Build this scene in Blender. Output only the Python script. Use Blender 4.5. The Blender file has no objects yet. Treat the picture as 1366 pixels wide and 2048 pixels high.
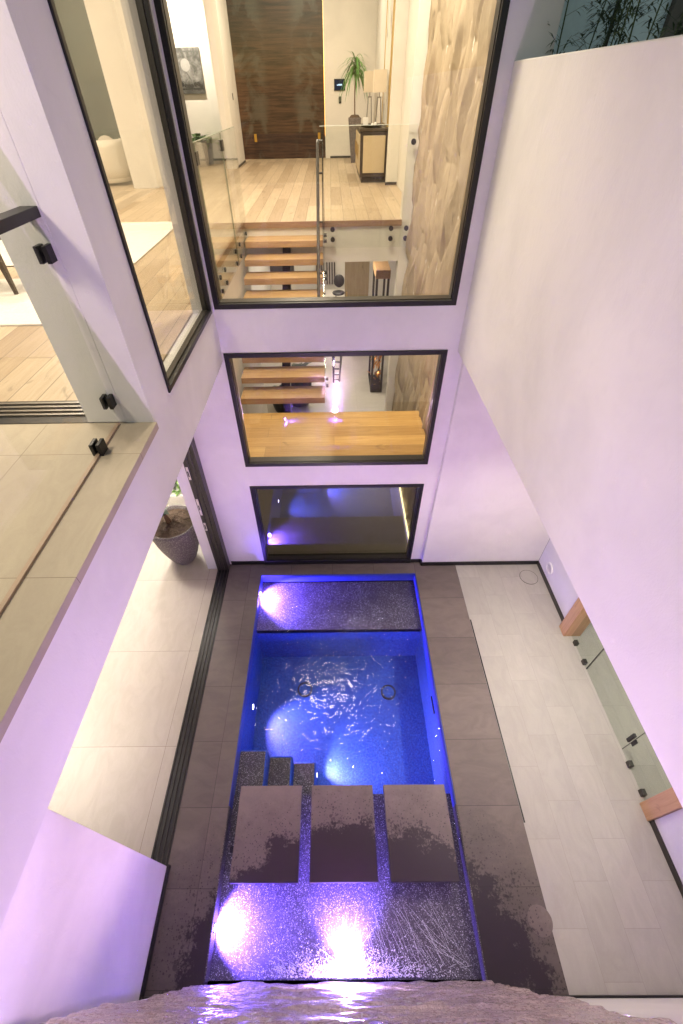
import bpy, math, random
from mathutils import Vector, Matrix, noise
R=math.radians
random.seed(7)
sc=bpy.context.scene
C=sc.collection
# ------------------------------------------------------------------ materials
def nd(nt,t,ins=None,**pr):
    n=nt.nodes.new(t)
    for k,v in pr.items(): setattr(n,k,v)
    for k,v in (ins or {}).items():
        s=n.inputs[k]
        if isinstance(v,bpy.types.NodeSocket): nt.links.new(v,s)
        else: s.default_value=v
    return n
def newmat(name,col=(.8,.8,.8),rough=.5,metal=0,spec=.5,coat=0):
    m=bpy.data.materials.new(name); m.use_nodes=True
    nt=m.node_tree; b=nt.nodes['Principled BSDF']
    b.inputs['Base Color'].default_value=(*col,1); b.inputs['Roughness'].default_value=rough
    b.inputs['Metallic'].default_value=metal; b.inputs['Specular IOR Level'].default_value=spec
    b.inputs['Coat Weight'].default_value=coat
    return m,nt,b
def pos(nt): return nd(nt,'ShaderNodeNewGeometry').outputs['Position']
def mapv(nt,v,scale=(1,1,1),loc=(0,0,0),rot=(0,0,0)):
    return nd(nt,'ShaderNodeMapping',{'Vector':v,'Scale':scale,'Location':loc,'Rotation':rot}).outputs[0]
def noi(nt,v,scale=5,detail=4,rough=.55,dist=0):
    return nd(nt,'ShaderNodeTexNoise',{'Vector':v,'Scale':scale,'Detail':detail,'Roughness':rough,'Distortion':dist}).outputs[0]
def ma(nt,op,a,b=0.0,c=0.0,clamp=False):
    n=nt.nodes.new('ShaderNodeMath'); n.operation=op; n.use_clamp=clamp
    for i,v in enumerate((a,b,c)):
        if isinstance(v,bpy.types.NodeSocket): nt.links.new(v,n.inputs[i])
        else: n.inputs[i].default_value=v
    return n.outputs[0]
def mix(nt,f,a,b,mode='MIX'):
    n=nt.nodes.new('ShaderNodeMix'); n.data_type='RGBA'; n.blend_type=mode
    for i,v in ((0,f),(6,a),(7,b)):
        s=n.inputs[i]
        if isinstance(v,bpy.types.NodeSocket): nt.links.new(v,s)
        else: s.default_value=v if i==0 else (*v[:3],1)
    return n.outputs[2]
def ramp(nt,f,stops):
    n=nd(nt,'ShaderNodeValToRGB',{'Fac':f}); e=n.color_ramp.elements
    while len(e)<len(stops): e.new(.5)
    for i,(p,c) in enumerate(stops):
        e[i].position=p; e[i].color=(*c,1) if len(c)==3 else c
    return n.outputs[0]
def rng(nt,v,a,b,c,d,smooth=True):
    n=nd(nt,'ShaderNodeMapRange',{'Value':v,'From Min':a,'From Max':b,'To Min':c,'To Max':d})
    if smooth: n.interpolation_type='SMOOTHSTEP'
    return n.outputs[0]
def bump(nt,b,h,strength=.3,dist=.01):
    n=nd(nt,'ShaderNodeBump',{'Height':h,'Strength':strength,'Distance':dist}); nt.links.new(n.outputs[0],b.inputs['Normal'])
def setc(nt,b,s,k='Base Color'): nt.links.new(s,b.inputs[k])
def swz(nt,p,order):
    s=nd(nt,'ShaderNodeSeparateXYZ',{0:p}); c=nd(nt,'ShaderNodeCombineXYZ')
    for i,k in enumerate(order):
        if k in 'XYZ': nt.links.new(s.outputs['XYZ'.index(k)],c.inputs[i])
    return c.outputs[0]

def plaster(name,col):
    m,nt,b=newmat(name,col,.82,spec=.25); p=pos(nt)
    n1=noi(nt,p,1.3,4,.6,.4); n2=noi(nt,p,110,3); n3=noi(nt,mapv(nt,p,(1,1,.6)),9,5,.65,1.0); n4=noi(nt,p,38,2)
    c=mix(nt,rng(nt,n1,.35,.7,0,1),col,tuple(x*.91 for x in col)); c=mix(nt,rng(nt,n3,.55,.8,0,.5),c,tuple(x*.90 for x in col))
    c=mix(nt,rng(nt,n4,.80,.84,0,.35),c,(.45,.42,.40)); setc(nt,b,c)
    bump(nt,b,ma(nt,'ADD',n2,ma(nt,'MULTIPLY',n3,3.0)),.20,.004); return m
M_WALL=plaster('white_plaster',(.80,.78,.77))
M_IWALL=plaster('interior_plaster',(.78,.74,.68))
def simple(name,col,rough=.5,metal=0,spec=.5,var=.12,scale=20,coat=0,bs=.15):
    m,nt,b=newmat(name,col,rough,metal,spec,coat); p=pos(nt); n=noi(nt,p,scale,4)
    setc(nt,b,mix(nt,n,tuple(min(1,x*(1+var)) for x in col),tuple(x*(1-var) for x in col)))
    bump(nt,b,n,bs,.002); return m
M_BLACK=simple('black_metal',(.012,.011,.013),.38,0,.4)
M_DARK=simple('dark_bronze',(.045,.04,.035),.35,.3)
M_STEEL=simple('brushed_steel',(.32,.30,.28),.28,.9)
M_BRASS=simple('brass',(.6,.42,.18),.3,.9)
M_CHALK=simple('latch_metal',(.75,.70,.64),.35,.2)
M_DWOOD=simple('dark_wood',(.05,.032,.022),.4,scale=12)
M_FABRIC=simple('boucle_fabric',(.80,.74,.64),.95,spec=.1,scale=90,bs=.7)
M_PILLOW=simple('pillow_fabric',(.52,.47,.40),.95,spec=.1,scale=60,bs=.6,var=.35)
M_LEATHER=simple('black_leather',(.03,.03,.035),.4)
M_RUG=simple('wool_rug',(.74,.69,.63),.97,spec=.05,scale=35,bs=.9,var=.2)
M_CANE=simple('woven_cane',(.56,.44,.28),.7,scale=50)
M_SHADE=simple('linen_shade',(.74,.64,.50),.9,scale=70)
M_CER=simple('white_ceramic',(.82,.80,.76),.3)
M_LEAF=simple('leaf_green',(.09,.23,.05),.45,scale=6,var=.5)
M_LEAFD=simple('leaf_dark',(.02,.045,.02),.5,scale=6,var=.4)
M_LEAFP=simple('leaf_pale',(.22,.36,.10),.5,scale=8,var=.5)
M_BAMB=simple('bamboo_leaf',(.05,.085,.035),.55,scale=6,var=.4)
M_STEM=simple('plant_stem',(.16,.09,.05),.8,scale=30)
M_SOIL=simple('mulch',(.12,.08,.055),.95,scale=40,var=.7,bs=1)
M_COPPER=simple('copper_leaf',(.55,.25,.08),.35,.8)
M_CEDAR=None
def wood(name,c1,c2,axis='X',rough=.42,plank=None,bright=1,loc=(0,0,0)):
    m,nt,b=newmat(name,c1,rough); p=pos(nt)
    o={'X':'XYZ','Y':'YXZ','Z':'ZXY'}[axis]
    q=swz(nt,p,o)
    if plank:
        br=nd(nt,'ShaderNodeTexBrick',{'Vector':mapv(nt,q,(1,1,0),loc),'Scale':1.0,'Brick Width':plank[0],'Row Height':plank[1],'Mortar Size':plank[2] if len(plank)>2 else .0016,'Mortar Smooth':.2,'Bias':0.0,'Color1':(0,0,0,1),'Color2':(1,1,1,1),'Mortar':(.5,.5,.5,1)},offset=.37,offset_frequency=2)
        var=br.outputs[0]; mort=br.outputs['Fac']
    g=noi(nt,mapv(nt,q,(1.1,16,16)),2.2,6,.6,.6)
    g2=noi(nt,mapv(nt,q,(2.5,70,70)),2.0,3)
    kn=noi(nt,mapv(nt,q,(1.6,4.5,4.5),(3,1,2)),1.9,3,.6,.8)
    c=mix(nt,rng(nt,g,.3,.72,0,1),c1,c2)
    c=mix(nt,ma(nt,'MULTIPLY',g2,.35),c,tuple(x*.6 for x in c1))
    c=mix(nt,rng(nt,kn,.63,.78,0,.65),c,tuple(x*.33 for x in c2))
    if plank:
        v=nd(nt,'ShaderNodeSeparateColor',{0:var}).outputs[0]
        c=mix(nt,1.0,c,ramp(nt,v,[(0,(.74,.69,.64)),(.4,(.92,.90,.88)),(1,(1.12,1.12,1.12))]),'MULTIPLY')
        c=mix(nt,mort,c,tuple(x*.3 for x in c2))
    setc(nt,b,c); bump(nt,b,ma(nt,'ADD',g,g2),.12,.002); return m
M_OAKF=wood('oak_floor',(.60,.48,.335),(.50,.38,.25),'Y',.40,(1.9,.19,.003))
M_TREAD=wood('oak_tread',(.52,.34,.16),(.38,.22,.09),'X',.38)
M_LAND=wood('oak_landing',(.68,.43,.15),(.52,.29,.085),'X',.36,(2.3,.21))
M_NOSE=wood('oak_nosing',(.36,.22,.12),(.26,.15,.08),'X',.4)
M_CEDAR=wood('cedar_trim',(.66,.41,.23),(.56,.32,.17),'Z',.45)
M_DOORLEAF=wood('pale_door_wood',(.46,.36,.22),(.38,.28,.16),'Z',.5)
M_TOPW=wood('walnut_top',(.42,.26,.13),(.30,.17,.08),'Y',.4)

def front_door_mat():
    m,nt,b=newmat('walnut_door',(.1,.05,.03),.32,spec=.3); p=pos(nt); q=swz(nt,p,'XZY')
    g=noi(nt,mapv(nt,q,(.9,14,1)),1.6,6,.6,.5); g2=noi(nt,mapv(nt,q,(1.5,60,1)),2,3)
    c=mix(nt,rng(nt,g,.3,.7,0,1),(.028,.014,.008),(.115,.055,.028)); c=mix(nt,ma(nt,'MULTIPLY',g2,.5),c,(.03,.015,.01))
    s=nd(nt,'ShaderNodeSeparateXYZ',{0:p})
    ax=ma(nt,'ABSOLUTE',ma(nt,'ADD',s.outputs[0],1.29))
    v=nd(nt,'ShaderNodeCombineXYZ',{0:ax,1:s.outputs[2]}).outputs[0]
    f=noi(nt,v,1.25,6,.62,.6)
    edge=rng(nt,ax,.25,.55,0,1)
    c=mix(nt,ma(nt,'MULTIPLY',rng(nt,f,.47,.58,0,.55),edge),c,(.12,.11,.085)); setc(nt,b,c); return m
M_FDOOR=front_door_mat()

def tiles(name,c1,c2,order,bw,rh,off,loc,mort=.0018,rough=.55,mc=None,streak=True,wet=False,bs=.2,contrast=1.0):
    m,nt,b=newmat(name,c1,rough); p=pos(nt); q=mapv(nt,swz(nt,p,order),(1,1,0),loc)
    br=nd(nt,'ShaderNodeTexBrick',{'Vector':q,'Scale':1.0,'Brick Width':bw,'Row Height':rh,'Mortar Size':mort,'Mortar Smooth':.15,'Bias':0.0,'Color1':(0,0,0,1),'Color2':(1,1,1,1),'Mortar':(.5,.5,.5,1)},offset=off,offset_frequency=2)
    v=nd(nt,'ShaderNodeSeparateColor',{0:br.outputs[0]}).outputs[0]
    # each tile gets its own cut of stone
    q2=nd(nt,'ShaderNodeVectorMath',{0:q,1:nd(nt,'ShaderNodeCombineXYZ',{0:ma(nt,'MULTIPLY',v,7.3),1:ma(nt,'MULTIPLY',v,3.1),2:v}).outputs[0]}).outputs[0]
    n1=noi(nt,mapv(nt,q2,(1,2.4,1),rot=(0,0,.5)),3.2,7,.65,1.2); n2=noi(nt,q,70,5,.7); n3=noi(nt,p,.9,3)
    c=mix(nt,rng(nt,n1,.32,.7,0,1),c1,c2)
    c=mix(nt,ma(nt,'MULTIPLY',n2,.30),c,tuple(x*.6 for x in c1))
    c=mix(nt,rng(nt,n3,.4,.75,0,.25),c,tuple(x*.72 for x in c2))
    c=mix(nt,1.0,c,ramp(nt,v,[(0,(1-.1*contrast,)*3),(1,(1+.06*contrast,)*3)]),'MULTIPLY')
    c=mix(nt,br.outputs['Fac'],c,mc or tuple(x*.42 for x in c1))
    if wet:
        w=wetmask(nt,p); setc(nt,b,mix(nt,w,c,mix(nt,1.0,c,(.10,.055,.125),'MULTIPLY')))
        setc(nt,b,rng(nt,w,0,1,rough,.42,False),'Roughness')
    else: setc(nt,b,c)
    bump(nt,b,ma(nt,'SUBTRACT',ma(nt,'MULTIPLY',ma(nt,'ADD',n1,n2),.5),br.outputs['Fac']),bs,.004); return m
def wetmask(nt,p):
    s=nd(nt,'ShaderNodeSeparateXYZ',{0:p}); x,y=s.outputs[0],s.outputs[1]
    dx=ma(nt,'MULTIPLY',ma(nt,'SUBTRACT',x,-.02),.68); dy=ma(nt,'ADD',y,.12)
    d=ma(nt,'SQRT',ma(nt,'ADD',ma(nt,'MULTIPLY',dx,dx),ma(nt,'MULTIPLY',dy,dy)))
    d=ma(nt,'SUBTRACT',d,ma(nt,'MULTIPLY',x,.075))
    n1=noi(nt,p,3.0,2); n2=noi(nt,p,13,6,.7); n3=noi(nt,p,45,3,.7)
    e=ma(nt,'ADD',d,ma(nt,'MULTIPLY',ma(nt,'SUBTRACT',n1,.5),.5))
    e=ma(nt,'ADD',e,ma(nt,'MULTIPLY',ma(nt,'SUBTRACT',n2,.5),.36))
    e=ma(nt,'ADD',e,ma(nt,'MULTIPLY',ma(nt,'SUBTRACT',n3,.5),.30))
    core=rng(nt,e,.92,1.03,1,0)
    out=ma(nt,'MAXIMUM',core,rng(nt,e,.98,1.5,.42,0))
    for sca,th,fo in ((18,.75,1.30),(36,.85,1.45),(70,.85,1.6)):
        vo=nd(nt,'ShaderNodeTexVoronoi',{'Vector':mapv(nt,p,(1,1,0),(sca,3.3,0)),'Scale':float(sca),'Randomness':1.0})
        r=nd(nt,'ShaderNodeSeparateColor',{0:vo.outputs['Color']}).outputs[0]
        r=ma(nt,'POWER',r,3.2)
        fall=rng(nt,ma(nt,'ADD',d,ma(nt,'MULTIPLY',ma(nt,'SUBTRACT',n1,.5),.5)),.72,fo,1,0)
        t=ma(nt,'MULTIPLY',ma(nt,'MULTIPLY',r,fall),th)
        nz=ma(nt,'ADD',vo.outputs['Distance'],ma(nt,'MULTIPLY',ma(nt,'SUBTRACT',n2,.5),.25))
        out=ma(nt,'MAXIMUM',out,rng(nt,ma(nt,'SUBTRACT',t,nz),0,.05,0,.8))
    return out
M_PAVE=tiles('dark_paver',(.19,.152,.14),(.145,.118,.11),'XYZ',.6,.6,0.0,(-1.15,-.385,0),.0022,.6,(.05,.04,.04),wet=True)
M_SLAB=tiles('slab_stone',(.26,.205,.195),(.225,.178,.17),'XYZ',9,9,0.0,(4,4,0),.0,.6,(.05,.04,.04),wet=True)
M_TILE=tiles('patio_tile',(.45,.425,.395),(.40,.378,.35),'YXZ',.6,.3,.5,(-.42,-1.75,0),.0011,.6,(.27,.25,.23),contrast=.7)
M_ITILE=tiles('large_floor_tile',(.56,.50,.43),(.50,.44,.37),'YXZ',1.1,1.3,0.0,(-.44,.55,0),.0018,.5,(.22,.16,.12),contrast=.3,bs=.06)
M_BTILE=tiles('balcony_tile',(.50,.43,.33),(.44,.37,.285),'YXZ',.83,1.6,0.0,(-.23,.1,0),.0016,.6,(.2,.16,.12),contrast=.4)
M_HTILE=tiles('hall_tile',(.60,.56,.50),(.55,.51,.45),'XYZ',1.0,1.0,0.0,(-.52,.3,0),.002,.45,(.4,.36,.3),contrast=.3,bs=.06)

def pebble_mat():
    m,nt,b=newmat('pebble_plaster',(.08,.06,.05),.45); p=pos(nt)
    vo=nd(nt,'ShaderNodeTexVoronoi',{'Vector':p,'Scale':190.0})
    r=nd(nt,'ShaderNodeSeparateColor',{0:vo.outputs['Color']})
    c=ramp(nt,r.outputs[0],[(0,(.022,.02,.024)),(.45,(.06,.05,.048)),(.75,(.11,.095,.09)),(.88,(.14,.12,.115)),(.94,(.42,.40,.40)),(1,(.58,.56,.56))])
    n=noi(nt,p,4,4); c=mix(nt,rng(nt,n,.4,.7,0,.5),c,(.04,.03,.03)); setc(nt,b,c)
    bump(nt,b,vo.outputs['Distance'],.6,.004); return m
M_PEB=pebble_mat()
def pool_mat():
    m,nt,b=newmat('blue_lit_plaster',(.03,.16,.6),.6); p=pos(nt)  # the pool lights' blue is put into the pale plaster's colour
    vo=nd(nt,'ShaderNodeTexVoronoi',{'Vector':p,'Scale':210.0}); r=nd(nt,'ShaderNodeSeparateColor',{0:vo.outputs['Color']}).outputs[0]
    c=ramp(nt,r,[(0,(.004,.05,.32)),(.5,(.010,.085,.44)),(.85,(.024,.10,.48)),(.95,(.05,.14,.56)),(1,(.08,.18,.62))])
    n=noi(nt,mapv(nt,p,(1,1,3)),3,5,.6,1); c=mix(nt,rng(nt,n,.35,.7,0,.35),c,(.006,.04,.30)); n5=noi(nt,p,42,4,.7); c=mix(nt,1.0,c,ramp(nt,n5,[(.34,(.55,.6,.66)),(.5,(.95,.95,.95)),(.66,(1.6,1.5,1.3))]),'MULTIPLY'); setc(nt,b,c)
    bump(nt,b,vo.outputs['Distance'],.4,.003); return m
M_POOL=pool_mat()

def thinglass(name,tint=(.96,.98,.96),f0=.045,bumpn=None,rough=0.0):
    m=bpy.data.materials.new(name); m.use_nodes=True; nt=m.node_tree; nt.nodes.clear()
    lw=nd(nt,'ShaderNodeLayerWeight',{'Blend':.5})
    f=ma(nt,'ADD',f0,ma(nt,'MULTIPLY',ma(nt,'POWER',lw.outputs['Facing'],5.0),1-f0),clamp=True)
    t=nd(nt,'ShaderNodeBsdfTransparent',{'Color':(*tint,1)}); g=nd(nt,'ShaderNodeBsdfGlossy',{'Roughness':rough})
    if bumpn:
        h=bumpn(nt); bn=nd(nt,'ShaderNodeBump',{'Height':h,'Strength':1.0,'Distance':BUMPD}); nt.links.new(bn.outputs[0],g.inputs['Normal'])
    mx=nd(nt,'ShaderNodeMixShader',{0:f,1:t.outputs[0],2:g.outputs[0]}); o=nd(nt,'ShaderNodeOutputMaterial')
    nt.links.new(mx.outputs[0],o.inputs[0]); return m
M_GLASS=thinglass('rail_glass',(.975,.985,.965),.03)
M_WGLASS=thinglass('window_glass',(.98,.985,.95),.05)
M_LGLASS=thinglass('coated_glass',(.66,.66,.58),.18)
M_SGLASS=thinglass('shower_glass',(.92,.95,.92),.03)
BUMPD=.011
def ripple(nt):
    p=pos(nt); a=noi(nt,p,10,2,.5,.4); b=noi(nt,mapv(nt,p,(1,.6,1)),24,2,.5)
    return ma(nt,'ADD',a,ma(nt,'MULTIPLY',b,.25))
M_WATER=thinglass('pool_water',(.93,.95,1.0),.022,ripple)
def emit(name,col,s):
    m=bpy.data.materials.new(name); m.use_nodes=True; nt=m.node_tree; nt.nodes.clear()
    e=nd(nt,'ShaderNodeEmission',{'Color':(*col,1),'Strength':s}); o=nd(nt,'ShaderNodeOutputMaterial'); nt.links.new(e.outputs[0],o.inputs[0]); return m
M_LENS=emit('lamp_lens_violet',(.80,.72,1.0),40)
M_LENSB=emit('lamp_lens_burst',(.86,.80,1.0),60)
M_DOWN=emit('downlight_lens',(1,.9,.72),500)
M_LED=emit('warm_led',(1,.84,.52),6)
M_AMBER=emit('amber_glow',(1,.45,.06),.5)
M_SCREEN=emit('screen_blue',(.55,.75,1),1.6)
M_SCREENB=emit('screen_dark',(.01,.02,.05),1)

def carved_mat():
    m,nt,b=newmat('carved_stone',(.5,.4,.27),.75); p=pos(nt)
    n1=noi(nt,mapv(nt,p,(3,3,.9)),3,6,.65,.5); n2=noi(nt,p,60,4); n3=noi(nt,mapv(nt,p,(1,1,.35)),14,3)
    c=mix(nt,rng(nt,n1,.3,.72,0,1),(.47,.375,.265),(.36,.28,.195)); c=mix(nt,rng(nt,n3,.60,.78,0,.8),c,(.17,.12,.08)); c=mix(nt,ma(nt,'MULTIPLY',n2,.3),c,(.30,.24,.17)); setc(nt,b,c)
    bump(nt,b,n2,.4,.004); return m
M_CARVE=carved_mat()
def wetstone_mat():
    m,nt,b=newmat('wet_stone',(.3,.2,.15),.25,coat=.5); p=pos(nt)
    n1=noi(nt,mapv(nt,p,(1.4,1,1.4)),4,6,.65,.7); n2=noi(nt,mapv(nt,p,(30,30,4)),2,4,.6,.6); n3=noi(nt,p,55,4)
    c=mix(nt,rng(nt,n1,.3,.7,0,1),(.60,.48,.47),(.40,.30,.29)); sx=nd(nt,'ShaderNodeSeparateXYZ',{0:p}).outputs[0]; fo=ma(nt,'MULTIPLY',rng(nt,noi(nt,mapv(nt,p,(9,9,3.2),rot=(0,.5,0)),2.2,6,.72,1.2),.57,.66,0,.9),rng(nt,ma(nt,'ABSOLUTE',sx),.05,.95,1,.25)); c=mix(nt,fo,c,(.86,.85,.9)); setc(nt,b,c)
    n4=noi(nt,mapv(nt,p,(1,1,.5)),170,4,.7)
    bump(nt,b,ma(nt,'ADD',ma(nt,'MULTIPLY',n2,.7),ma(nt,'ADD',ma(nt,'MULTIPLY',n3,.7),ma(nt,'MULTIPLY',n4,.35))),.9,.016); setc(nt,b,rng(nt,n3,.35,.65,.12,.5),'Roughness'); return m
M_WETS=wetstone_mat()
def pot_mat():
    m,nt,b=newmat('textured_pot',(.22,.19,.17),.6); p=pos(nt)
    vo=nd(nt,'ShaderNodeTexVoronoi',{'Vector':p,'Scale':60.0}); n=noi(nt,p,8,3)
    c=mix(nt,rng(nt,vo.outputs['Distance'],.1,.5,0,1),(.38,.33,.31),(.13,.11,.11)); setc(nt,b,c); bump(nt,b,vo.outputs['Distance'],-.8,.006); return m
M_POT=pot_mat()
def art_mat(name,bw=True):
    m,nt,b=newmat(name,(.5,.5,.5),.6); p=pos(nt); s=nd(nt,'ShaderNodeSeparateXYZ',{0:p})
    if bw:
        v=nd(nt,'ShaderNodeCombineXYZ',{0:s.outputs[0],1:s.outputs[2]}).outputs[0]
        n=noi(nt,mapv(nt,v,(3.0,2.6,1)),2.2,8,.7,.9)
        z=s.outputs[2]; low=rng(nt,z,4.75,5.3,.40,0.0)
        c=ramp(nt,ma(nt,'SUBTRACT',n,low),[(.16,(.02,.02,.02)),(.44,(.10,.10,.095)),(.60,(.26,.255,.25)),(.82,(.60,.59,.58))])
        setc(nt,b,c)
    else:
        v=nd(nt,'ShaderNodeCombineXYZ',{0:s.outputs[1],1:s.outputs[2]}).outputs[0]
        n=noi(nt,mapv(nt,v,(4,1.2,1)),1.5,6,.65,.8)
        c=ramp(nt,n,[(.32,(.03,.025,.02)),(.40,(.45,.40,.33)),(.46,(.80,.77,.70)),(.66,(.82,.79,.72)),(.70,(.08,.06,.05))]); setc(nt,b,c)
    return m
M_ART1=art_mat('ink_drawing',True); M_ART2=art_mat('abstract_painting',False)
M_SKYG=simple('sky_tint_glass',(.72,.86,.94),.25)  # opaque panes, the dusk sky's reflection put into their colour
M_FAC=simple('grey_render',(.34,.37,.39),.8)
M_BRN=simple('brown_cladding',(.15,.13,.11),.7)
def spray_mat():
    m,nt,b=newmat('spray_water',(.92,.92,.96),.3,spec=.6)
    b.inputs['Subsurface Weight'].default_value=0; return m
M_SPRAY=spray_mat()

# ------------------------------------------------------------------ mesh builder
class MB:
    def __init__(s): s.v=[]; s.f=[]
    def add(s,vs,fs):
        o=len(s.v); s.v+=[tuple(p) for p in vs]; s.f+=[tuple(i+o for i in f) for f in fs]; return s
    def box(s,x0,x1,y0,y1,z0,z1):
        vs=[(x,y,z) for z in (z0,z1) for y in (y0,y1) for x in (x0,x1)]
        return s.add(vs,[(0,2,3,1),(4,5,7,6),(0,1,5,4),(2,6,7,3),(0,4,6,2),(1,3,7,5)])
    def hexa(s,b,t): return s.add(list(b)+list(t),[(3,2,1,0),(4,5,6,7),(0,1,5,4),(1,2,6,5),(2,3,7,6),(3,0,4,7)])
    def quad(s,*p): return s.add(p,[tuple(range(len(p)))])
    def tube(s,pts,r,n=8,cap=True):
        pts=[Vector(p) for p in pts]; rr=r if isinstance(r,(list,tuple)) else [r]*len(pts); rings=[]
        for i,p in enumerate(pts):
            d=(pts[min(i+1,len(pts)-1)]-pts[max(i-1,0)]).normalized(); a=Vector((0,0,1)) if abs(d.z)<.9 else Vector((1,0,0))
            u=d.cross(a).normalized(); w=d.cross(u)
            rings.append([p+(u*math.cos(2*math.pi*k/n)+w*math.sin(2*math.pi*k/n))*rr[i] for k in range(n)])
        vs=[q for g in rings for q in g]; fs=[]
        for i in range(len(pts)-1):
            for k in range(n): a=i*n+k; b=i*n+(k+1)%n; fs.append((a,b,b+n,a+n))
        if cap: fs+=[tuple(range(n))[::-1],tuple(range((len(pts)-1)*n,len(pts)*n))]
        return s.add(vs,fs)
    def lathe(s,prof,cx,cy,n=32,a0=0,a1=2*math.pi):
        full=abs(a1-a0-2*math.pi)<1e-6; m=n if full else n+1; vs=[];fs=[]
        for (r,z) in prof:
            for k in range(m):
                a=a0+(a1-a0)*k/n; vs.append((cx+r*math.cos(a),cy+r*math.sin(a),z))
        for i in range(len(prof)-1):
            for k in range(n):
                a=i*m+k;b=i*m+(k+1)%m; fs.append((a,b,b+m,a+m))
        if prof[0][0]>1e-4 and full: fs.append(tuple(range(m))[::-1])
        if prof[-1][0]>1e-4 and full: fs.append(tuple(range((len(prof)-1)*m,len(prof)*m)))
        return s.add(vs,fs)
    def grid(s,fn,nu,nv):
        vs=[fn(i/nu,j/nv) for j in range(nv+1) for i in range(nu+1)]
        return s.add(vs,[(j*(nu+1)+i,j*(nu+1)+i+1,(j+1)*(nu+1)+i+1,(j+1)*(nu+1)+i) for j in range(nv) for i in range(nu)])
    def disc(s,c,r,axis='Z',h=.01,n=32,r0=0):
        vs=[];c=Vector(c)
        def P(a,rad,o):
            x,y=math.cos(a)*rad,math.sin(a)*rad
            return c+Vector({'Z':(x,y,o),'X':(o,x,y),'Y':(x,o,y)}[axis])
        if r0==0:
            for o in (0,h): vs+= [P(2*math.pi*k/n,r,o) for k in range(n)]
            fs=[tuple(range(n))[::-1],tuple(range(n,2*n))]+[(k,(k+1)%n,n+(k+1)%n,n+k) for k in range(n)]
        else:
            for rad,o in ((r0,0),(r,0),(r,h),(r0,h)): vs+=[P(2*math.pi*k/n,rad,o) for k in range(n)]
            fs=[(i*n+k,i*n+(k+1)%n,((i+1)%4)*n+(k+1)%n,((i+1)%4)*n+k) for i in range(4) for k in range(n)]
        return s.add(vs,fs)
    def ball(s,c,r,n=8,m=6,sq=(1,1,1)):
        prof=[(max(1e-5,math.sin(math.pi*i/m)),-math.cos(math.pi*i/m)) for i in range(m+1)]
        vs=[(c[0]+a*math.cos(2*math.pi*k/n)*r*sq[0],c[1]+a*math.sin(2*math.pi*k/n)*r*sq[1],c[2]+z*r*sq[2]) for a,z in prof for k in range(n)]
        return s.add(vs,[(i*n+k,i*n+(k+1)%n,(i+1)*n+(k+1)%n,(i+1)*n+k) for i in range(m) for k in range(n)])
    def leaf(s,p,d,l,w,droop=.3,n=3):
        p=Vector(p); d=Vector(d).normalized(); side=d.cross(Vector((0,0,1)))
        if side.length<.05: side=Vector((1,0,0))
        side.normalize(); vs=[];fs=[]
        for i in range(n+1):
            t=i/n; q=p+d*l*t+Vector((0,0,-droop*l*t*t)); ww=w*math.sin(math.pi*min(.97,max(.08,t**.8)))*.5
            vs+=[q-side*ww,q+side*ww]
        fs=[(2*i,2*i+1,2*i+3,2*i+2) for i in range(n)]
        return s.add(vs,fs)
    def build(s,name,mat,parent=None,label=None,cat=None,group=None,kind=None,bev=0,smooth=False):
        me=bpy.data.meshes.new(name); o=bpy.data.objects.new(name,me)
        off=Vector((0,0,0))
        if parent is None:
            xs,ys,zs=zip(*s.v); off=Vector(((min(xs)+max(xs))/2,(min(ys)+max(ys))/2,min(zs)))
        me.from_pydata([Vector(p)-off for p in s.v],[],s.f); me.update()
        import bmesh
        bm=bmesh.new(); bm.from_mesh(me); bmesh.ops.recalc_face_normals(bm,faces=bm.faces); bm.to_mesh(me); bm.free()
        if mat: me.materials.append(mat)
        C.objects.link(o)
        if parent is None: o.location=off
        else:
            o.parent=parent
            q=Vector((0,0,0)); r=parent
            while r is not None: q+=r.location; r=r.parent
            o.location=-q+Vector((0,0,0)) if parent.parent is None and parent.type=='EMPTY' else -q
        if smooth: me.polygons.foreach_set('use_smooth',[True]*len(me.polygons))
        if bev:
            b=o.modifiers.new('bevel','BEVEL'); b.width=bev; b.segments=2; b.limit_method='ANGLE'; b.angle_limit=R(40)
        return tag(o,label,cat,group,kind)
def tag(o,label=None,cat=None,group=None,kind=None):
    for k,v in (('label',label),('category',cat),('group',group),('kind',kind)):
        if v: o[k]=v
    return o
def root(name,loc,label,cat,group=None,kind=None):
    o=bpy.data.objects.new(name,None); o.empty_display_size=.1; C.objects.link(o); o.location=loc
    return tag(o,label,cat,group,kind)
def box(x0,x1,y0,y1,z0,z1): return MB().box(x0,x1,y0,y1,z0,z1)
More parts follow.
